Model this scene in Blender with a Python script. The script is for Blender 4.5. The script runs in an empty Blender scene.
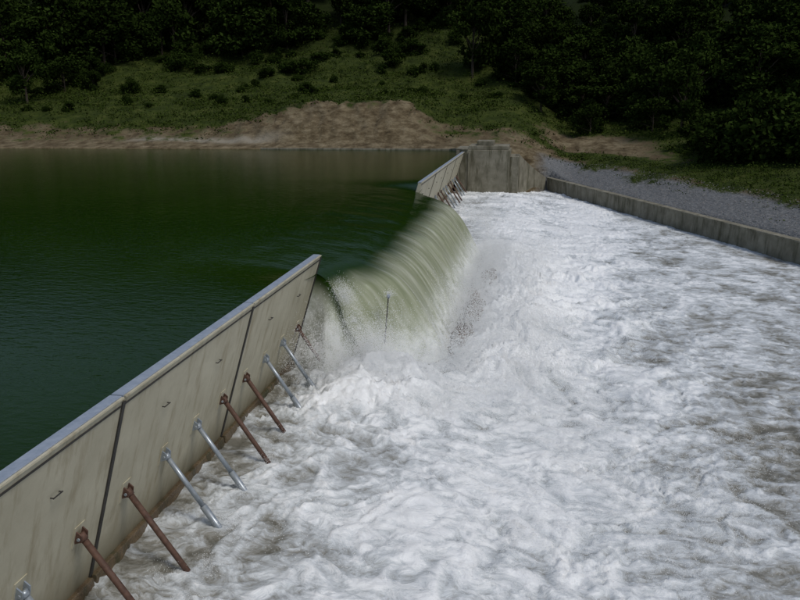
import bpy, math, random
import numpy as np
from mathutils import Vector
random.seed(7); RNG=np.random.default_rng(7)
S=bpy.context.scene
COL=S.collection

# ---------------------------------------------------------------- noise
_perm=np.random.default_rng(3).permutation(256); _perm=np.concatenate([_perm,_perm])
_ang=np.random.default_rng(4).random(256)*2*np.pi
_gx=np.cos(_ang); _gy=np.sin(_ang)
def perlin(x,y):
    xi=np.floor(x).astype(int); yi=np.floor(y).astype(int)
    xf=x-xi; yf=y-yi; xi&=255; yi&=255
    u=xf**3*(xf*(xf*6-15)+10); v=yf**3*(yf*(yf*6-15)+10)
    def g(ix,iy,dx,dy):
        h=_perm[(_perm[ix&255]+iy)&255]
        return _gx[h]*dx+_gy[h]*dy
    a=g(xi,yi,xf,yf); b=g(xi+1,yi,xf-1,yf); c=g(xi,yi+1,xf,yf-1); d=g(xi+1,yi+1,xf-1,yf-1)
    return ((a*(1-u)+b*u)*(1-v)+(c*(1-u)+d*u)*v)*1.5
def fbm(x,y,o=5,l=2.03,g=.5,ridge=False):
    r=0;a=1;t=0
    for i in range(o):
        n=perlin(x+i*17.3,y-i*9.1)
        if ridge: n=1-2*np.abs(n)
        r=r+a*n; t+=a; a*=g; x=x*l; y=y*l
    return r/t
def ss(a,b,x):
    t=np.clip((x-a)/(b-a),0,1); return t*t*(3-2*t)

# ---------------------------------------------------------------- mesh helpers
def mesh_np(name,V,F,mat=None,smooth=True,attrs=None,parent=None,link=True):
    V=np.asarray(V,dtype=np.float32); F=np.asarray(F,dtype=np.int32)
    n=F.shape[1]
    me=bpy.data.meshes.new(name)
    me.vertices.add(len(V)); me.vertices.foreach_set('co',V.ravel())
    me.loops.add(F.size); me.loops.foreach_set('vertex_index',F.ravel())
    me.polygons.add(len(F)); me.polygons.foreach_set('loop_start',np.arange(0,F.size,n,dtype=np.int32))
    me.polygons.foreach_set('use_smooth',np.full(len(F),smooth))
    me.update(calc_edges=True)
    if attrs:
        for k,a in attrs.items():
            at=me.attributes.new(k,'FLOAT','POINT'); at.data.foreach_set('value',np.asarray(a,dtype=np.float32).ravel())
    if mat: me.materials.append(mat)
    if not link: return me
    o=bpy.data.objects.new(name,me); COL.objects.link(o)
    if parent: o.parent=parent
    return o
def grid(xs,ys):
    X,Y=np.meshgrid(xs,ys); nx=len(xs); ny=len(ys)
    i=np.arange(nx*ny).reshape(ny,nx)
    F=np.stack([i[:-1,:-1],i[:-1,1:],i[1:,1:],i[1:,:-1]],-1).reshape(-1,4)
    return X,Y,F
def empty(name):
    e=bpy.data.objects.new(name,None); COL.objects.link(e); return e
def poly(name,verts,faces,mat,parent=None,bevel=0):
    me=bpy.data.meshes.new(name); me.from_pydata(verts,[],faces); me.update()
    me.materials.append(mat)
    o=bpy.data.objects.new(name,me); COL.objects.link(o)
    if parent: o.parent=parent
    if bevel:
        b=o.modifiers.new('b','BEVEL'); b.width=bevel; b.segments=2; b.limit_method='ANGLE'
    return o
def prism(name,prof,y0,y1,mat,parent=None,bevel=0):
    n=len(prof)
    v=[(x,y0,z) for x,z in prof]+[(x,y1,z) for x,z in prof]
    f=[tuple(range(n)),tuple(range(2*n-1,n-1,-1))]
    for i in range(n):
        j=(i+1)%n; f.append((i,i+n,j+n,j))
    return poly(name,v,f,mat,parent,bevel)
def box(name,x0,x1,y0,y1,z0,z1,mat,parent=None,bevel=0.02):
    return prism(name,[(x0,z0),(x1,z0),(x1,z1),(x0,z1)],y0,y1,mat,parent,bevel)
def tube(name,p,q,r,mat,parent=None,n=16,r2=None):
    p=Vector(p);q=Vector(q); d=(q-p).normalized(); a=d.orthogonal().normalized(); b=d.cross(a)
    r2=r if r2 is None else r2
    v=[];f=[]
    for c,rr in((p,r),(q,r2)):
        for i in range(n):
            t=2*math.pi*i/n; v.append(tuple(c+(a*math.cos(t)+b*math.sin(t))*rr))
    for i in range(n):
        j=(i+1)%n; f.append((i,j,j+n,i+n))
    f.append(tuple(range(n-1,-1,-1))); f.append(tuple(range(n,2*n)))
    o=poly(name,v,f,mat,parent)
    for pl in o.data.polygons: pl.use_smooth=len(pl.vertices)==4
    return o

# ---------------------------------------------------------------- materials
def newmat(name):
    m=bpy.data.materials.new(name); m.use_nodes=True
    nt=m.node_tree; b=nt.nodes['Principled BSDF']; return m,nt,b
def N(nt,t,**k):
    n=nt.nodes.new(t)
    for a,v in k.items(): setattr(n,a,v)
    return n
def L(nt,a,b): nt.links.new(a,b)
def noise(nt,scale,detail=4,rough=.55,vec=None,dist=0):
    n=N(nt,'ShaderNodeTexNoise'); n.inputs['Scale'].default_value=scale; n.inputs['Detail'].default_value=detail
    n.inputs['Roughness'].default_value=rough; n.inputs['Distortion'].default_value=dist
    if vec is None: vec=N(nt,'ShaderNodeNewGeometry').outputs['Position']
    L(nt,vec,n.inputs['Vector'])
    return n
def ramp(nt,fac,stops):
    r=N(nt,'ShaderNodeValToRGB'); e=r.color_ramp.elements
    while len(e)<len(stops): e.new(.5)
    for i,(p,c) in enumerate(stops): e[i].position=p; e[i].color=(*c,1)
    L(nt,fac,r.inputs['Fac']); return r
def mapping(nt,scale=(1,1,1),rot=(0,0,0)):
    tc=N(nt,'ShaderNodeNewGeometry'); m=N(nt,'ShaderNodeMapping'); m.inputs['Scale'].default_value=scale; m.inputs['Rotation'].default_value=rot
    L(nt,tc.outputs['Position'],m.inputs['Vector']); return m.outputs['Vector']
def bump(nt,b,h,strength=.5,dist=.05):
    n=N(nt,'ShaderNodeBump'); n.inputs['Strength'].default_value=strength; n.inputs['Distance'].default_value=dist
    L(nt,h,n.inputs['Height']); L(nt,n.outputs['Normal'],b.inputs['Normal']); return n
def mix(nt,f,a,b,mode='MIX'):
    m=N(nt,'ShaderNodeMix',data_type='RGBA',blend_type=mode)
    for s,v in((0,f),(6,a),(7,b)):
        if hasattr(v,'links'): L(nt,v,m.inputs[s])
        elif s==0: m.inputs[0].default_value=v
        else: m.inputs[s].default_value=(*v,1)
    return m.outputs[2]
def madd(nt,a,k,c):
    n=N(nt,'ShaderNodeMath',operation='MULTIPLY_ADD')
    for i,v in enumerate((a,k,c)):
        if hasattr(v,'links'): L(nt,v,n.inputs[i])
        else: n.inputs[i].default_value=v
    return n.outputs[0]
def attr(nt,name):
    a=N(nt,'ShaderNodeAttribute',attribute_name=name); return a.outputs['Fac']
def simple(name,c1,c2,scale=3,rough=.8,bs=.4,bd=.02,metal=0,stain=None,vs=(1,1,1)):
    m,nt,b=newmat(name); v=mapping(nt,vs)
    n=noise(nt,scale,5,.6,v); r=ramp(nt,n.outputs['Fac'],[(.3,c1),(.7,c2)])
    out=r.outputs['Color']
    if stain:
        v2=mapping(nt,(1,1,.18)); n2=noise(nt,2.2,5,.65,v2); r2=ramp(nt,n2.outputs['Fac'],[(.48,(0,0,0)),(.66,(1,1,1))])
        out=mix(nt,r2.outputs['Color'],out,stain)
    L(nt,out,b.inputs['Base Color']); b.inputs['Roughness'].default_value=rough; b.inputs['Metallic'].default_value=metal
    n3=noise(nt,scale*9,2,.6); bump(nt,b,n3.outputs['Fac'],bs,bd); return m

# gate paint: stained, darker and mossy toward the wet bottom
def panelmat():
    m,nt,b=newmat('gate_panel_paint')
    n=noise(nt,1.1,5,.65); r=ramp(nt,n.outputs['Fac'],[(.3,(.42,.39,.285)),(.7,(.53,.50,.38))])
    n2=noise(nt,2.2,5,.65,mapping(nt,(1,1.6,.14))); r2=ramp(nt,n2.outputs['Fac'],[(.50,(0,0,0)),(.72,(1,1,1))])
    out=mix(nt,r2.outputs['Color'],r.outputs['Color'],(.31,.265,.17))
    g=N(nt,'ShaderNodeNewGeometry'); sx=N(nt,'ShaderNodeSeparateXYZ'); L(nt,g.outputs['Position'],sx.inputs[0])
    z=madd(nt,n2.outputs['Fac'],1.4,sx.outputs[2])
    mr=N(nt,'ShaderNodeMapRange'); L(nt,z,mr.inputs[0]); mr.inputs[1].default_value=2.8; mr.inputs[2].default_value=1.7
    out=mix(nt,mr.outputs[0],out,(.17,.145,.085))
    L(nt,out,b.inputs['Base Color']); b.inputs['Roughness'].default_value=.6
    n3=noise(nt,14,2,.6); bump(nt,b,n3.outputs['Fac'],.15,.01); return m
M_panel=panelmat()
M_seal=simple('rubber_seal',(.02,.02,.018),(.05,.045,.04),6,.7)
M_rail=simple('galvanised_steel',(.28,.33,.40),(.40,.45,.52),8,.45,.1,.003,metal=.3)
M_chrome=simple('hydraulic_rod_steel',(.26,.30,.34),(.38,.42,.46),10,.35,.1,.002,metal=.4)
M_rust=simple('rusty_steel',(.055,.028,.018),(.12,.062,.042),9,.7,.5,.006)
M_conc=simple('weathered_concrete',(.13,.12,.085),(.25,.235,.18),1.1,.9,.6,.02,stain=(.08,.075,.045))
M_wetconc=simple('wet_concrete',(.07,.05,.03),(.15,.11,.065),1.4,.35,.7,.05,stain=(.05,.05,.025))
M_rock=simple('wet_rock',(.07,.045,.025),(.16,.105,.065),2.5,.4,.9,.06)
M_bark=simple('bark',(.03,.022,.015),(.06,.045,.03),5,.9)

def leafmat(name,c1,c2):
    m,nt,b=newmat(name)
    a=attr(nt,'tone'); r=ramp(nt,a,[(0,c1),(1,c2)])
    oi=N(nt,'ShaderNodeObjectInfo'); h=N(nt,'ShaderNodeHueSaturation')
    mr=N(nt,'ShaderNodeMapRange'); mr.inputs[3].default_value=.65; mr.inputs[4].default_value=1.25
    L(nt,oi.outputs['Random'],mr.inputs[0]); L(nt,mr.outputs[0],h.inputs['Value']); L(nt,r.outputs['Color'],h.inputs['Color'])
    L(nt,h.outputs['Color'],b.inputs['Base Color']); b.inputs['Roughness'].default_value=.8
    b.inputs['Specular IOR Level'].default_value=0
    return m
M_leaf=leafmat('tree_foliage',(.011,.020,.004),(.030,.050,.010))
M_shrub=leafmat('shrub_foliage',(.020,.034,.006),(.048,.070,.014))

# ---------------------------------------------------------------- terrain
BP=[(-700,-30),(-250,35),(-110,64),(-60,71.5),(-35,75),(-9,78),(-2,78.5),(1.8,79),(16.2,44.5),(27,19),(45,-25),(90,-130),(120,-700)]
SEG=list(zip(BP[:-1],BP[1:]))
def land_dist(X,Y):
    d=np.full(X.shape,1e9)
    for (ax,ay),(bx,by) in SEG:
        dx,dy=bx-ax,by-ay; t=np.clip(((X-ax)*dx+(Y-ay)*dy)/(dx*dx+dy*dy),0,1)
        d=np.minimum(d,np.hypot(X-ax-t*dx,Y-ay-t*dy))
    P=BP+[(-700,-700)]; ins=np.zeros(X.shape,bool)
    for i in range(len(P)):
        x1,y1=P[i];x2,y2=P[(i+1)%len(P)]
        c=((y1>Y)!=(y2>Y)); 
        xi=(x2-x1)*(Y-y1)/((y2-y1) if y2!=y1 else 1e-9)+x1
        ins^=c&(X<xi)
    return np.where(ins,-d,d)
def cliffw(X): return ss(-40,-26,X)*(1-ss(-17,-9,X))
def terrain(X,Y):
    d=land_dist(X,Y)
    w=ss(-3,5,X)
    n1=fbm(X*.03,Y*.03,5); n2=fbm(X*.16+9,Y*.16,5)
    n3=fbm(X*.38+.1*Y,Y*.16,5,ridge=True,g=.55)
    n4=fbm(X*.9,Y*.9,3)
    cliff=cliffw(X)
    b0=np.interp(d,[-60,-6,-.5,0,4,6,11,14,26,60,120,300,700],[-3,-2,4.2,4.9,5.4,5.8,7.6,8.6,11.5,25,50,120,200])
    b1=np.interp(d,[-60,-6,-.5,0,2.5,4.5,7,9,12,26,60,120,300,700],[-3,-2,4.2,4.9,5.5,7.0,8.2,9.5,9.9,12,26,52,120,200])
    zL=b0*(1-cliff)+b1*cliff
    zR=np.interp(d,[-60,-6,-.3,.15,.5,5.5,14,24,40,80,160,300,700],[-3,-2,-2,-1,1.72,3.4,4.9,7.2,11,24,52,120,200])
    z=zL*(1-w)+zR*w
    amp=ss(1,30,d)
    z=z+n1*amp*7*ss(15,70,d)+n2*(.3*ss(1,6,d)+1.2*ss(12,40,d))+ (.25+.75*cliff)*(n3-.3)*ss(1.5,4,d)*(1-ss(9,14,d))*(1-w)+.13*n4*ss(1,4,d)*(1-ss(30,40,d))*(1-.7*w)
    return z,d,w,n1,n2,n3
def nonuni(a,b,lo,hi,fine,coarse):
    out=[a]; 
    while out[-1]<b:
        p=out[-1]; dd=max(lo-p,0,p-hi); out.append(p+min(coarse,fine+dd*.07))
    return np.array(out)
xs=nonuni(-690,690,-60,35,.36,30); ys=nonuni(-690,690,60,100,.36,30)
X,Y,F=grid(xs,ys)
Z,D,W,n1,n2,n3=terrain(X,Y)
cl=cliffw(X)
edgeL=(8.6+1.6*cl)+4*n2+1.6*fbm(X*.5,Y*.5,3)
zone_grass=ss(-2.5,2.5,D-edgeL*(1-W)-(4.6+3*n2)*W)
zone_grass=np.maximum(zone_grass,(1-cl)*(1-W)*(.38+.5*fbm(X*.3,Y*.5+3,3))*ss(2,5,D))
zone_grass*=1-np.clip(W*ss(8,10.5,D)*(1-ss(15,19,D))*(1-ss(9,19,X)),0,1)*.95
path=(1-W)*np.exp(-((D-4.0-.9*np.sin(X*.25))/.9)**2)*ss(-50,-45,X)*(1-ss(-32,-27,X))
gravel=W*(1-ss(3.2,6.5,D))
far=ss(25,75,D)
m,nt,b=newmat('terrain_ground')
vg=noise(nt,.5,5,.72); gr=ramp(nt,vg.outputs['Fac'],[(.30,(.012,.018,.003)),(.45,(.026,.038,.007)),(.58,(.043,.057,.011)),(.75,(.075,.08,.024))])
vd=noise(nt,.8,5,.7,mapping(nt,(1,.6,2.2))); dr=ramp(nt,vd.outputs['Fac'],[(.3,(.045,.033,.018)),(.45,(.098,.076,.044)),(.56,(.15,.122,.075)),(.72,(.25,.21,.14))])  # dark end of the dirt ramp paints shadow into the crevices
kr=ramp(nt,noise(nt,5,4,.8).outputs['Fac'],[(.3,(.065,.068,.071)),(.52,(.14,.147,.152)),(.72,(.25,.25,.25))])
def edge(a,k=.9):
    s=madd(nt,vd.outputs['Fac'],k*2,-k-.5)
    ad=N(nt,'ShaderNodeMath',operation='ADD'); L(nt,a,ad.inputs[0]); L(nt,s,ad.inputs[1])
    ml=N(nt,'ShaderNodeMath',operation='MULTIPLY_ADD',use_clamp=True); L(nt,ad.outputs[0],ml.inputs[0]); ml.inputs[1].default_value=3; ml.inputs[2].default_value=.5
    return ml.outputs[0]
c=mix(nt,edge(attr(nt,'gravel'),.3),dr.outputs['Color'],kr.outputs['Color'])
c=mix(nt,attr(nt,'path'),c,(.23,.21,.165))
c=mix(nt,edge(attr(nt,'grass'),1.0),c,gr.outputs['Color'])
c=mix(nt,attr(nt,'far'),c,(.010,.017,.004))  # shadowy dimness of the hilltop and darker vegetation painted into the ground colour
L(nt,c,b.inputs['Base Color']); b.inputs['Roughness'].default_value=.95; b.inputs['Specular IOR Level'].default_value=.1
bump(nt,b,vd.outputs['Fac'],.8,.4)
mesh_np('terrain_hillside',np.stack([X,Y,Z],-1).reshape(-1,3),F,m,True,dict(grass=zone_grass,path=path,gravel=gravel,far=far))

# ---------------------------------------------------------------- reservoir + nappe
GX=-6.8; Y0,Y1=21.92,43.7
SL=.31
def px(z,off=0): return GX-(5-z)*SL+off
xs=np.concatenate([np.linspace(-690,-120,30)[:-1],np.linspace(-120,-18,90)[:-1],np.linspace(-18,-7.2,70)[:-1],np.linspace(-7.2,-6.95,4)[:-1],np.linspace(-6.95,-2.5,90)])
ys=np.concatenate([np.linspace(-690,-20,20)[:-1],np.linspace(-20,17,50)[:-1],np.linspace(17,Y0,30)[:-1],np.linspace(Y0,22.6,24)[:-1],np.linspace(22.6,28,70)[:-1],np.linspace(28,Y1,120)[:-1],np.linspace(Y1,49,20)[:-1],np.linspace(49,72,20)[:-1],np.linspace(72,90,20)])
X,Y,F=grid(xs,ys)
from_x=np.linspace(-17,0,900); pz=np.interp(from_x,[-16,-12,-10,-8.6,-7.5,-6.6,-5.7,-5.0,-4.6,-4.2,-3.8,-3.4,-3.0,-2.6,-1.5],[4.8,4.78,4.72,4.62,4.48,4.33,4.1,3.82,3.52,3.05,2.45,1.75,1.0,.1,-1.5])
k=np.hanning(41);k/=k.sum(); pz=np.convolve(np.pad(pz,20,mode='edge'),k,'valid')
def surf(X,Y):
    near=1-ss(-.3,3.0,Y-Y0+.25*fbm(X*.8,Y*.8,2))
    Xj=X+ss(-6.5,-4.5,X)*(.30*fbm(Y*.35,Y*0+3,3)+.07*fbm(Y*2.2,X*.3,3))
    Xj=Xj+near*2.1*ss(-7.1,-5.9,X)
    prof=np.interp(Xj,from_x,pz,left=4.8)
    dy=np.maximum(0,np.maximum(Y0-Y,Y-Y1)); over=np.exp(-(dy/2.2)**2)
    Z=4.8+(prof-4.8)*over
    e2=ss(0,1,(Y1-Y)/(.3+np.clip(X+6.8,0,9)*.25))
    Z=np.where(X>-6.7,np.minimum(Z,.2+(Z-.2)*e2),Z)
    fall=ss(-5.6,-4,Xj)*over
    Z=Z+fbm(X*.25,Y*2.2,4)*.09*fall + fbm(X*.5,Y*.5,3)*.03*ss(-12,-8,X)*over
    return Z,Xj,over
Zr,Xj,over=surf(X,Y)
nap=np.clip(ss(-6.1,-4.5,Xj+.5*fbm(Y*.4,X*.3,3))*over,0,1)
low=ss(2.8,.7,Zr)*(X>-6.95)
ycn=((Y[:-1,:-1]+Y[1:,1:])/2).ravel(); xcn=((X[:-1,:-1]+X[1:,1:])/2).ravel()
keep=(xcn<-6.95)|((ycn>Y0)&(ycn<Y1)); keep&=~((ycn>86))
F=F[keep]
m,nt,b=newmat('reservoir_water')
w1=noise(nt,.12,3,.5)
deep=ramp(nt,w1.outputs['Fac'],[(.3,(.006,.020,.0008)),(.7,(.010,.028,.0016))])
st=noise(nt,1.3,5,.6,mapping(nt,(.3,2.6,.3)),.3)
nc=ramp(nt,st.outputs['Fac'],[(.3,(.20,.225,.14)),(.48,(.275,.30,.205)),(.6,(.35,.37,.285)),(.8,(.54,.57,.50))])
n5=noise(nt,1.8,4,.7)
lw=N(nt,'ShaderNodeMath',operation='MULTIPLY',use_clamp=True); L(nt,attr(nt,'low'),lw.inputs[0]); L(nt,madd(nt,n5.outputs['Fac'],3.2,-.7),lw.inputs[1])
nc2=mix(nt,lw.outputs[0],nc.outputs['Color'],(.80,.83,.80))
c=mix(nt,attr(nt,'nappe'),deep.outputs['Color'],nc2)
L(nt,c,b.inputs['Base Color']); b.inputs['IOR'].default_value=1.33; b.inputs['Specular IOR Level'].default_value=.16; b.inputs['Specular Tint'].default_value=(.8,1,.55,1)
rr=N(nt,'ShaderNodeMapRange'); L(nt,attr(nt,'nappe'),rr.inputs[0]); rr.inputs[3].default_value=.1; rr.inputs[4].default_value=.32; L(nt,rr.outputs[0],b.inputs['Roughness'])
r1=noise(nt,3.0,3,.55,mapping(nt,(1,2.2,1),(0,0,.5))); 
m2=N(nt,'ShaderNodeMath',operation='MULTIPLY'); L(nt,st.outputs['Fac'],m2.inputs[0]); L(nt,attr(nt,'nappe'),m2.inputs[1])
m1=N(nt,'ShaderNodeMath',operation='ADD'); L(nt,madd(nt,w1.outputs['Fac'],1.5,r1.outputs['Fac']),m1.inputs[0]); L(nt,m2.outputs[0],m1.inputs[1])
bump(nt,b,m1.outputs[0],.4,.03)
V=np.stack([X,Y,Zr],-1).reshape(-1,3)
sx=np.linspace(-8.6,-2.6,90); st_=np.linspace(0,1,40)
SX,ST,SF=grid(sx,st_)
ztop=surf(SX,np.full_like(SX,Y0+.02))[0]-.005
SZ=ztop*(1-ST)+.2*ST
clear=ss(0,1,(SX-px(SZ)-.05)/1.0)
drop=(ztop-SZ)
SY=Y0+.02-clear*(.42*np.sqrt(np.clip(drop,0,9))+.10*drop)*1.0 - clear*.22*fbm(SX*1.6,SZ*.35,4)*np.clip(drop,0,1)
SXo=SX+clear*.12*drop
nv=len(V); V=np.concatenate([V,np.stack([SXo,SY,SZ],-1).reshape(-1,3)]); F=np.concatenate([F,SF[:,::-1]+nv])
nap=np.concatenate([nap.ravel(),np.clip(ss(-6.6,-5.6,SX)*.6+ss(.1,.8,drop),0,1).ravel()])
low=np.concatenate([low.ravel(),ss(.1,1.6,drop).ravel()])
mesh_np('reservoir_water',V,F,m,True,dict(nappe=nap,low=low))

# ---------------------------------------------------------------- river foam
def nu(a,b,f0,foc,k,cmax):
    out=[a]
    while out[-1]<b: out.append(out[-1]+min(cmax,f0+max(0,abs(out[-1]-foc)-7)*k))
    return np.array(out)
xs=nu(-8.4,95,.065,-1,.007,1.5); ys=nu(-3,84,.06,10,.0038,.4)
X,Y,F=grid(xs,ys)
def river(X,Y):
    wx=fbm(X*.22,Y*.22,3); wy=fbm(X*.22+31,Y*.22+7,3)
    U=X+2.4*wx; V=Y+2.4*wy
    U2=U+.55*fbm(U*.9+5,V*.9,2); V2=V+.55*fbm(U*.9,V*.9+8,2)
    inY=ss(20.5,23.5,Y)*(1-ss(42,46,Y))
    boil=np.exp(-((X-(-.7+.5*wx))/1.8)**2)*inY
    boil2=np.exp(-((Y-20.6)/2.8)**2)*np.exp(-((X+4.6)/2.2)**2)
    far_b=np.exp(-((X+1.0)/2.2)**2)*ss(42,46,Y)*(1-ss(71,73,Y))
    turb=ss(14,-1,X)*.75+.25
    big=fbm(U*.30,V*.42,4)
    med=fbm(U2*.7,V2*1.1,4,ridge=True)
    rid=fbm(U2*1.8,V2*2.6,4,ridge=True,g=.65)
    fine=fbm(U*5.1,V*6.2,3,g=.7)
    chop=ss(-.15,.45,fbm(U*.55+40,V*.55,3))      # patches of splashing chop
    H=.5+.24*turb*big+.13*turb*(med-.3)+(.09+.10*chop)*(rid-.3)*(.25+.75*turb)+(.035+.06*chop)*fine*(.3+.7*turb)
    H+=boil*(.65+.55*fbm(U2*.7,V2*.7,4)+.22*rid+.1*fine)+boil2*(.8+.7*fbm(U2*.8+5,V2*.8,4)+.22*rid+.08*fine)+far_b*.3
    lg=(1-ss(-5.5,2.0,X))*(1-inY)
    H+=lg*.42
    q=ss(-.4,-2.2,X)*(1-inY)
    lo=.84+.10*(med-.2)+.06*rid
    sm=.5*(H+lo+np.sqrt((H-lo)**2+.02))
    H=H*(1-q)+sm*q
    H=H-.18*(1-ss(-2.9,-1.7,X))*inY*(1-boil2)
    H+=.45*np.exp(-((X-2.5)/3)**2)*inY*ss(-.2,.6,fbm(U*.5,V*.5,3))
    core=np.exp(-((X-.6-.10*(Y-18))/3.8)**2)*ss(5,15,Y)
    foam=.85*core+.65*(med-.45)+1.0*big+.5*(rid-.45)+.5*chop+1.2*boil+1.3*boil2+.5*far_b
    foam+=.25*ss(20,42,Y)
    foam-=.42*ss(3,10,X)*(1-ss(16,32,Y))
    foam+=.22*(1-ss(-3,1,X))*(1-inY)
    foam-=.65*(1-ss(-7.4,-6.0,X))*(1-inY)*(1-boil2)
    return H,foam
H,foam=river(X,Y)
m,nt,b=newmat('river_foam')
fn=noise(nt,1.9,7,.74,mapping(nt,(.75,1.25,1),(0,0,.25)),.7)
a=madd(nt,fn.outputs['Fac'],4.6,attr(nt,'foam'))
sc=N(nt,'ShaderNodeMapRange'); L(nt,a,sc.inputs[0]); sc.inputs[1].default_value=1.55; sc.inputs[2].default_value=3.9
fr=ramp(nt,sc.outputs[0],[(0,(.14,.135,.11)),(.2,(.255,.255,.23)),(.38,(.40,.42,.425)),(.58,(.59,.63,.655)),(.85,(.87,.895,.91))])
L(nt,fr.outputs['Color'],b.inputs['Base Color']); b.inputs['Roughness'].default_value=.4; b.inputs['Specular IOR Level'].default_value=.35
bump(nt,b,fn.outputs['Fac'],.6,.16)
mesh_np('river_whitewater',np.stack([X,Y,H],-1).reshape(-1,3),F,m,True,dict(foam=foam))

# spray: clouds of very small drops thrown up
PS=[];RS=[]
def puffs(np_,nd,cx,cy,cz,sx,sy,sz,rr,r0,r1):
    for i in range(np_):
        c=np.array([cx+RNG.normal()*sx,cy+RNG.uniform(-1,1)*sy,cz+abs(RNG.normal())*sz]); s=RNG.uniform(*rr)
        n=int(nd*RNG.uniform(.4,1.4)); PS.append(c+RNG.normal(size=(n,3))*s*np.array([1.1,1.1,.8])); RS.append(RNG.uniform(r0,r1,n))
puffs(200,450,-2.2,32.7,.9,.45,10.5,.5,(.25,.55),.007,.014)
puffs(180,450,-.3,31,1.2,1.3,11,.6,(.3,.7),.007,.013)
puffs(170,480,-5.0,20.7,1.2,1.1,1.0,.75,(.2,.5),.005,.009)
puffs(90,400,-3.2,20.5,1.1,1.6,2.2,.35,(.25,.5),.005,.009)
puffs(160,420,.8,17.5,.8,2.2,6,.25,(.3,.7),.004,.009)       # drifting mist over the main rapid
for i in range(60):                                              # along the broken edge of the sheet
    t=RNG.uniform(); puffs(1,150,-6.1+1.3*t,21.8-.5*t,4.0-3.0*t,.08,.1,.05,(.06,.2),.004,.008)
puffs(2,130,-4.6,22.9,3.5,.06,.1,.08,(.05,.1),.004,.010)
puffs(50,200,-3.2,52,1.0,.9,9,.3,(.2,.4),.01,.018)
for g0 in (4.2,10.1,16.0):                                       # water boiling round the strut feet
    for i in range(4): puffs(5,200,-6.15,g0+5.9*(i+.5)/4,.95,.3,.4,.15,(.08,.2),.003,.007)
P=np.concatenate(PS); R=np.concatenate(RS)
ok=P[:,2]>.5; P=P[ok];R=R[ok]
T=np.array([(1,1,1),(1,-1,-1),(-1,1,-1),(-1,-1,1)])*.8
V=(P[:,None,:]+T[None]*R[:,None,None]*RNG.uniform(.7,1.3,(len(P),4,1))).reshape(-1,3)
Ft=np.array([(0,1,2),(0,3,1),(0,2,3),(1,3,2)])
F=(np.arange(len(P))[:,None,None]*4+Ft[None]).reshape(-1,3)
M_spray,nt,b=newmat('spray_drops'); nn=noise(nt,5,0); r=ramp(nt,nn.outputs['Fac'],[(.3,(.88,.91,.92)),(.7,(.94,.95,.95))]); L(nt,r.outputs['Color'],b.inputs['Base Color']); b.inputs['Roughness'].default_value=1; b.inputs['Specular IOR Level'].default_value=0
mesh_np('water_spray',V,F,M_spray,True)
print('drops',len(P))

# ---------------------------------------------------------------- dam gates
def gate(y0,y1):
    g=empty('dam_gate')
    zb=1.15; th=.22
    prism('panel',[(px(zb,-th),zb),(px(zb),zb),(px(5),5),(px(5,-th),5)],y0+.03,y1-.03,M_panel,g,.015)
    prism('top_rail',[(px(5,-th-.03),4.93),(px(5,-th-.03),5.06),(px(5,-.02),5.06),(px(5,-.02),5.012),(px(5,-th-.012),5.012),(px(5,-th-.012),4.93)][::-1],y0+.02,y1-.02,M_rail,g,.006)
    prism('rail_lip',[(px(5,-.016),5.012),(px(5,.03),5.012),(px(5,.03),5.045),(px(5,-.016),5.045)],y0+.03,y1-.03,M_panel,g)
    prism('seal_strip',[(px(1.2,.0),1.2),(px(1.2,.03),1.2),(px(4.95,.03),4.95),(px(4.95,0),4.95)],y1-.05,y1+.04,M_seal,g)
    prism('rail_dark_strip',[(px(4.86,.002),4.86),(px(4.86,.014),4.86),(px(4.9,.014),4.9),(px(4.9,.002),4.9)],y0+.05,y1-.08,M_seal,g)  # thin dark strip drawn for the dark gap beneath the rail
    prism('hinge_beam',[(px(1.15,-.3),.95),(px(1.15,.14),.95),(px(1.15,.12),1.2),(px(1.15,-.28),1.2)],y0+.04,y1-.04,M_wetconc,g,.02)
    w=(y1-y0); t=2.33
    for i in range(4):
        y=y0+w*(i+.5)/4
        z=5-t; x=px(z)
        a=Vector((x+.06,y,z)); bb=a+Vector((1.27,0,-1.92))*1.22
        grey=i in(1,2)
        for s in(-1,1):
            prism('bracket',[(x-.01,z-.13),(x+.13,z-.08),(x+.15,z+.04),(x+.02,z+.15)],y+s*.085-.012,y+s*.085+.012,M_rust if not grey else M_chrome,g)
        prism('pad',[(px(z-.22,-.002),z-.22),(px(z-.22,.018),z-.22),(px(z+.22,.018),z+.22),(px(z+.22,-.002),z+.22)],y-.14,y+.14,M_panel,g)
        tube('pin',(x+.08,y-.11,z-.03),(x+.08,y+.11,z-.03),.03,M_chrome,g,12)
        d=(bb-a)
        if grey:
            tube('piston_rod',a+d*.02,a+d*.5,.056,M_chrome,g)
            tube('rod_eye',a,a+d*.04,.075,M_chrome,g)
            tube('cylinder_barrel',a+d*.5,bb,.078,M_chrome,g)
        else:
            tube('strut',a,bb,.06,M_rust,g)
            tube('strut_eye',a-d*.01,a+d*.04,.08,M_rust,g)
    for fy in(.3,.72):
        z=4.05; y=y0+w*fy; x=px(z)
        for s in(-.1,.1): tube('lifting_eye',(x-.01,y+s,z+.02),(x+.07,y+s,z+.02),.012,M_seal,g,8)
        tube('lifting_eye',(x+.065,y-.115,z+.02),(x+.065,y+.115,z+.02),.012,M_seal,g,8)
for y in (-7.6,-1.7,4.2,10.1,16.0):
    gate(y,y+5.9)
for i in range(4): gate(43.8+i*7.0,43.8+(i+1)*7.0)
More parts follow.
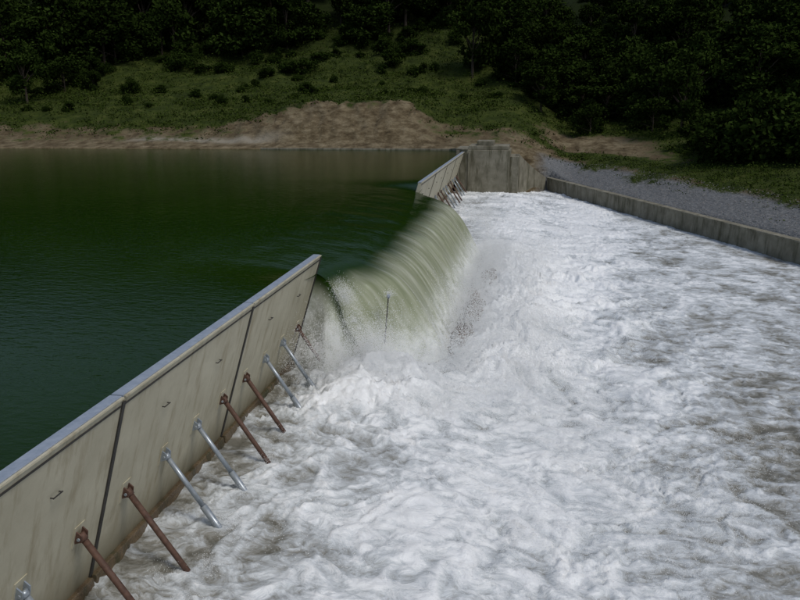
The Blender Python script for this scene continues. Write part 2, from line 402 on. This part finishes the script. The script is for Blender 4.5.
for i in range(4):
    y=21.9+i*5.43
    g=empty('lowered_dam_gate')
    y2=y+(3.2 if i==0 else .6)
    prism('panel',[(-7.9,.98),(-5.2,1.9),(-5.3,2.1),(-8.0,1.18)],y2,y+5.36,M_panel,g,.01)
    prism('top_rail',[(-5.22,1.88),(-5.1,1.94),(-5.22,2.16),(-5.34,2.10)],y2,y+5.36,M_rail,g,.01)
sp=empty('flow_splitter_post')
tube('post',(-4.9,22.9,1.0),(-4.7,22.9,3.4),.022,M_seal,sp); tube('post_cap',(-4.71,22.9,3.38),(-4.69,22.9,3.5),.06,M_rail,sp)
apron=empty('concrete_apron')
prism('slab',[(-12,-2),(-1.9,-2),(-1.9,.40),(-2.3,.66),(-12,.75)],-20,72,M_wetconc,apron,.03)

def rock(x,y,z,s,seed):
    import bmesh
    bm=bmesh.new(); bmesh.ops.create_icosphere(bm,subdivisions=4,radius=1)
    from mathutils import noise as mn
    for v in bm.verts:
        n=mn.fractal(v.co*1.1+Vector((seed,0,0)),1,2,4); c=mn.cell(v.co*1.7+Vector((seed,3,1)))
        v.co*=1+.35*n+.08*c; v.co.x*=s[0]; v.co.y*=s[1]; v.co.z*=s[2]
    me=bpy.data.meshes.new('river_rock'); bm.to_mesh(me); bm.free(); me.materials.append(M_rock)
    for p in me.polygons: p.use_smooth=True
    o=bpy.data.objects.new('river_rock',me); COL.objects.link(o); o.location=(x,y,z)
rock(-2.4,26.6,.8,(.4,1.3,.45),5); rock(-2.2,30.4,.85,(.45,1.9,.6),9); rock(-1.9,36,.8,(.5,2.2,.55),12)

# ---------------------------------------------------------------- abutment & retaining wall
ab=empty('abutment_pier')
box('core',-7.6,-2.2,72,76.2,-1,5.25,M_conc,ab,.05)
box('cap',-6.4,-2.35,72.15,76,5.25,5.65,M_conc,ab,.04)
box('cap_upper',-5.6,-3.9,72.6,75.2,5.65,6.1,M_conc,ab,.04)
box('step',-2.2,-1.3,72.3,76.4,-1,4.6,M_conc,ab,.04)
box('groove',-7.62,-7.3,71.8,72.0,-1,5.2,M_conc,ab,.02)
box('gate_recess',-6.4,-6.1,71.86,72.0,-1,5.0,M_conc,ab,.02)
box('coping',-7.65,-6.42,71.9,76.3,5.25,5.37,M_conc,ab,.02)
def wall(name,pts,th,mat,cop=False):
    g=empty(name)
    def strip(nm,o0,o1,zb,dz):
        V=[];F=[];n=len(pts)
        for i,(x,y,z) in enumerate(pts):
            a=pts[max(i-1,0)];c=pts[min(i+1,n-1)]
            d=Vector((c[0]-a[0],c[1]-a[1],0)).normalized(); nr=Vector((-d.y,d.x,0))
            p=Vector((x,y,0))+nr*o0; q=Vector((x,y,0))+nr*o1
            zl=zb if zb is not None else z
            V+=[(p.x,p.y,zl),(q.x,q.y,zl),(q.x,q.y,z+dz),(p.x,p.y,z+dz)]
        for i in range(n-1):
            a=i*4;b_=a+4
            for k in range(4):
                j=(k+1)%4; F.append((a+k,a+j,b_+j,b_+k))
        F.append((3,2,1,0)); e=(n-1)*4; F.append((e,e+1,e+2,e+3))
        poly(nm,V,F,mat,g,.02)
    strip('wall_body',0,th,-1.5,0)
    if cop: strip('coping',-.06,th+.04,None,.12)
    return g
wall('wing_wall',[(-1.25,74.0,4.7),(-.6,75.6,3.9),(.4,77.2,2.9),(1.6,78.6,1.95)],.5,M_conc)
a=(1.7,79);b2=(16.2,44.5);c2=(27,19);d2=(45,-25)
pts=[]
for p,q,k in((a,b2,9),(b2,c2,7),(c2,d2,10)):
    for i in range(k):
        t=i/k; pts.append((p[0]+(q[0]-p[0])*t,p[1]+(q[1]-p[1])*t,1.80))
wall('retaining_wall',pts,.55,M_conc,True)
wall('shore_kerb',[(-30,75.2,4.95),(-20,76.3,4.97),(-9,77.4,4.97),(-7.4,76.2,5.2)],.35,M_conc)

# ---------------------------------------------------------------- vegetation
def leaves(P,size,rng):
    n=len(P); a=rng.normal(size=(n,3)); a/=np.linalg.norm(a,axis=1,keepdims=True)
    b=rng.normal(size=(n,3)); b-= (a*b).sum(1,keepdims=True)*a; b/=np.linalg.norm(b,axis=1,keepdims=True)
    s=size*rng.uniform(.6,1.4,(n,1)); 
    V=np.stack([P-a*s,P+b*s*.55,P+a*s,P-b*s*.55],1).reshape(-1,3)
    return V,np.arange(4*n).reshape(n,4)
def crown_pts(rng,lobes,per):
    out=[];tone=[]
    for (c,r) in lobes:
        d=rng.normal(size=(per,3)); d/=np.linalg.norm(d,axis=1,keepdims=True)
        rr=r*(rng.uniform(.55,1.12,(per,1))); p=np.array(c)+d*rr*np.array([1,1,.75])
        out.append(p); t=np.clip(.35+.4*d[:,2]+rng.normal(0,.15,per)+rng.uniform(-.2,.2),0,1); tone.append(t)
    return np.concatenate(out),np.concatenate(tone)
def tree_mesh(seed,h=9,w=3.6,low=.3,leaf=.27,nl=16,per=200):
    rng=np.random.default_rng(seed); lobes=[]
    for i in range(nl):
        t=rng.uniform(0,1); z=h*(low+(1-low)*t*.92); rad=w*math.sin(math.pi*min(.95,.2+.75*t))*rng.uniform(.3,.95); an=rng.uniform(0,6.28)
        lobes.append(((rad*math.cos(an),rad*math.sin(an),z),w*rng.uniform(.22,.5)))
    P,T=crown_pts(rng,lobes,per); V,F=leaves(P,leaf,rng)
    tone=np.repeat(T,4)
    TV=[];TF=[]
    def limb(p,q,r0,r1):
        p=np.array(p,float);q=np.array(q,float); d=q-p; d/=np.linalg.norm(d); a=np.cross(d,[.3,.9,.1]); a/=np.linalg.norm(a); b=np.cross(d,a)
        base=len(TV)
        for c,r in((p,r0),((p+q)/2+rng.normal(0,.12,3),(r0+r1)/2),(q,r1)):
            for k in range(6):
                t=k*math.pi/3; TV.append(c+(a*math.cos(t)+b*math.sin(t))*r)
        for s in(0,6):
            for k in range(6):
                j=(k+1)%6; TF.append((base+s+k,base+s+j,base+s+6+j,base+s+6+k))
    limb((0,0,-.5),(0.2,.1,h*.75),.02*h,.006*h)
    for c,r in lobes[:8]: limb((0.05,0,c[2]*.55),c,.009*h,.003*h)
    TV=np.array(TV);TF=np.array(TF)+len(V)
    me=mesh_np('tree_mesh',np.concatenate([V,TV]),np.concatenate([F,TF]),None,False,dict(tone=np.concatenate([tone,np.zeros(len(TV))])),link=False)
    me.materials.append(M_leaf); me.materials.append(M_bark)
    mi=np.zeros(len(me.polygons),dtype=np.int32); mi[len(F):]=1; me.polygons.foreach_set('material_index',mi)
    return me
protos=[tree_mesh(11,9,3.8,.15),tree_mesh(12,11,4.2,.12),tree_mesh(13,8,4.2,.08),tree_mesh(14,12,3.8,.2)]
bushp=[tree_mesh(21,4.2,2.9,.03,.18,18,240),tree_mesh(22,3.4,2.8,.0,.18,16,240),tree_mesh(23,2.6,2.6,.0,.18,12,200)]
forest=empty('distant_forest')
def th(x,y):
    z=terrain(np.array([[x]],float),np.array([[y]],float))[0]; return float(z[0,0])
def put(me,x,y,s,parent,name='tree'):
    o=bpy.data.objects.new(name,me); COL.objects.link(o); o.location=(x,y,th(x,y)-.2*s); o.scale=(s*random.uniform(.85,1.25),s*random.uniform(.85,1.25),s*random.uniform(.7,1.15)); o.rotation_euler=(0,0,random.uniform(0,6.28))
    if parent: o.parent=parent
    return o
def polar(px_,dist):
    az=math.atan((px_-400)/735)-math.radians(10.6); return dist*math.sin(az),dist*math.cos(az)
for i in range(310):
    p=random.uniform(-150,950); dd=random.uniform(0,1)**1.3*65
    base=127+8*math.sin(p*.011+1)-(14 if p>500 else 0)-(8 if p<130 else 0)+(6 if 180<p<400 else 0)
    x,y=polar(p,base+dd); put(random.choice(protos),x,y,random.uniform(.75,1.25),forest)
hs=empty('hillside_trees')
for i in range(150):
    p=random.uniform(-60,860); dd=random.uniform(98,132); x,y=polar(p,dd)
    if p>470 and random.random()<.8: me=random.choice(protos+bushp); s=random.uniform(.6,1.05)
    else: me=random.choice(bushp); s=random.uniform(.35,.8)*(1 if dd>112 else .5)
    put(me,x,y,s,hs)
for p,dd,s in [(520,112,.7),(545,108,.85),(575,105,.8),(610,102,.9),(640,106,1.0),(670,110,1.0),(700,100,.9),(740,104,1.1),(780,106,1.2),(820,98,1.0),(660,97,.6),(690,92,.7),(596,96,.5),(20,112,.7),(60,118,.8)]:
    x,y=polar(p,dd); put(random.choice(protos),x,y,s,hs)
for p,dd,s in [(735,74,1.2),(770,72,1.3),(800,73,1.35),(830,70,1.3),(755,80,1.4),(790,82,1.5),(715,84,.9),(850,76,1.5),(725,78,.9)]:
    x,y=polar(p,dd); put(random.choice(bushp[:2]),x,y,s,None,'bush')
def undergrowth(name,n,dmin,dmax,pxr,dist,leaf,mat,thr=-.05,rr=(.3,1.1)):
    P=[];T=[]
    q=[polar(random.uniform(*pxr),random.uniform(*dist)) for i in range(n)]
    xa=np.array([[a for a,b in q]]);ya=np.array([[b for a,b in q]]); z,d,w,a1,a2,a3=terrain(xa,ya)
    xa,ya,z,d,w=[q.ravel() for q in(xa,ya,z,d,w)]
    dens=fbm(xa*.09,ya*.09,3)
    clw=cliffw(xa)
    ok=(d>dmin+(3*clw+3)*(1-w)+1.5*w+RNG.normal(0,1.5,len(d)))&(d<dmax)&(dens+RNG.normal(0,.2,len(dens))>thr)&~((w>.5)&(d>8.5)&(d<17)&(xa<15))
    for x,y,zz in zip(xa[ok],ya[ok],z[ok]):
        k=RNG.integers(10,24); r=RNG.uniform(*rr)
        g=RNG.normal(size=(k,3))*np.array([r,r,.3*r]); g[:,2]=np.abs(g[:,2])
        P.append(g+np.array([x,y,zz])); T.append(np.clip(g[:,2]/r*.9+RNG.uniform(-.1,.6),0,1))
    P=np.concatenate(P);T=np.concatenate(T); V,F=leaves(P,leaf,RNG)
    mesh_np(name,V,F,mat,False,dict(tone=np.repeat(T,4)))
undergrowth('hillside_undergrowth',11000,4.8,90,(-60,860),(80,140),.13,M_shrub,-.25)
undergrowth('bank_grass_tufts',4500,4.0,30,(560,900),(45,85),.08,M_shrub,-.18,(.2,.7))

n=4500; tt=RNG.uniform(0,1,n); ax=16.2*tt+1.8*(1-tt); ay=44.5*tt+79*(1-tt)
ext=RNG.uniform(0,1,n)<.3; ax=np.where(ext,16.2+10.8*tt,ax); ay=np.where(ext,44.5-25.5*tt,ay)
off=RNG.uniform(.8,5.8,n); sx_=ax+off*.92; sy_=ay+off*.39
zz=terrain(sx_[None],sy_[None])[0].ravel(); r=RNG.uniform(.015,.07,n)
T6=np.array([(1,0,0),(-1,0,0),(0,1,0),(0,-1,0),(0,0,.7),(0,0,-.7)])
V=(np.stack([sx_,sy_,zz],-1)[:,None]+T6[None]*r[:,None,None]*RNG.uniform(.6,1.4,(n,6,1))).reshape(-1,3)
F8=np.array([(0,2,4),(2,1,4),(1,3,4),(3,0,4),(2,0,5),(1,2,5),(3,1,5),(0,3,5)])
M_st=simple('bank_stone',(.10,.098,.095),(.24,.235,.225),2,.9)
mesh_np('gravel_stones',V,(np.arange(n)[:,None,None]*6+F8[None]).reshape(-1,3),M_st,False)

# ---------------------------------------------------------------- light / world / camera
el,azs=math.radians(58),math.radians(120)
W_=bpy.data.worlds.new('World'); S.world=W_; W_.use_nodes=True; nt=W_.node_tree
bg=nt.nodes['Background']; sk=nt.nodes.new('ShaderNodeTexSky'); sk.sky_type='NISHITA'; sk.sun_disc=False; sk.sun_elevation=el; sk.sun_rotation=azs
sk.air_density=1.2; sk.dust_density=2.5
nt.links.new(sk.outputs[0],bg.inputs[0]); bg.inputs[1].default_value=.09
sd=bpy.data.lights.new('sun','SUN'); sd.energy=1.5; sd.angle=math.radians(14); sd.color=(1,.96,.89)
so=bpy.data.objects.new('sun',sd); COL.objects.link(so)
dv=Vector((math.sin(azs)*math.cos(el),math.cos(azs)*math.cos(el),math.sin(el)))
so.rotation_euler=dv.to_track_quat('Z','Y').to_euler()
cd=bpy.data.cameras.new('camera'); co=bpy.data.objects.new('camera',cd); COL.objects.link(co)
cd.sensor_width=36; cd.lens=31.2; cd.clip_end=3000; co.location=(0,0,10); co.rotation_euler=(math.radians(74),0,math.radians(10.6))
S.camera=co
S.view_settings.view_transform='Standard'; S.view_settings.look='None'; S.view_settings.exposure=0
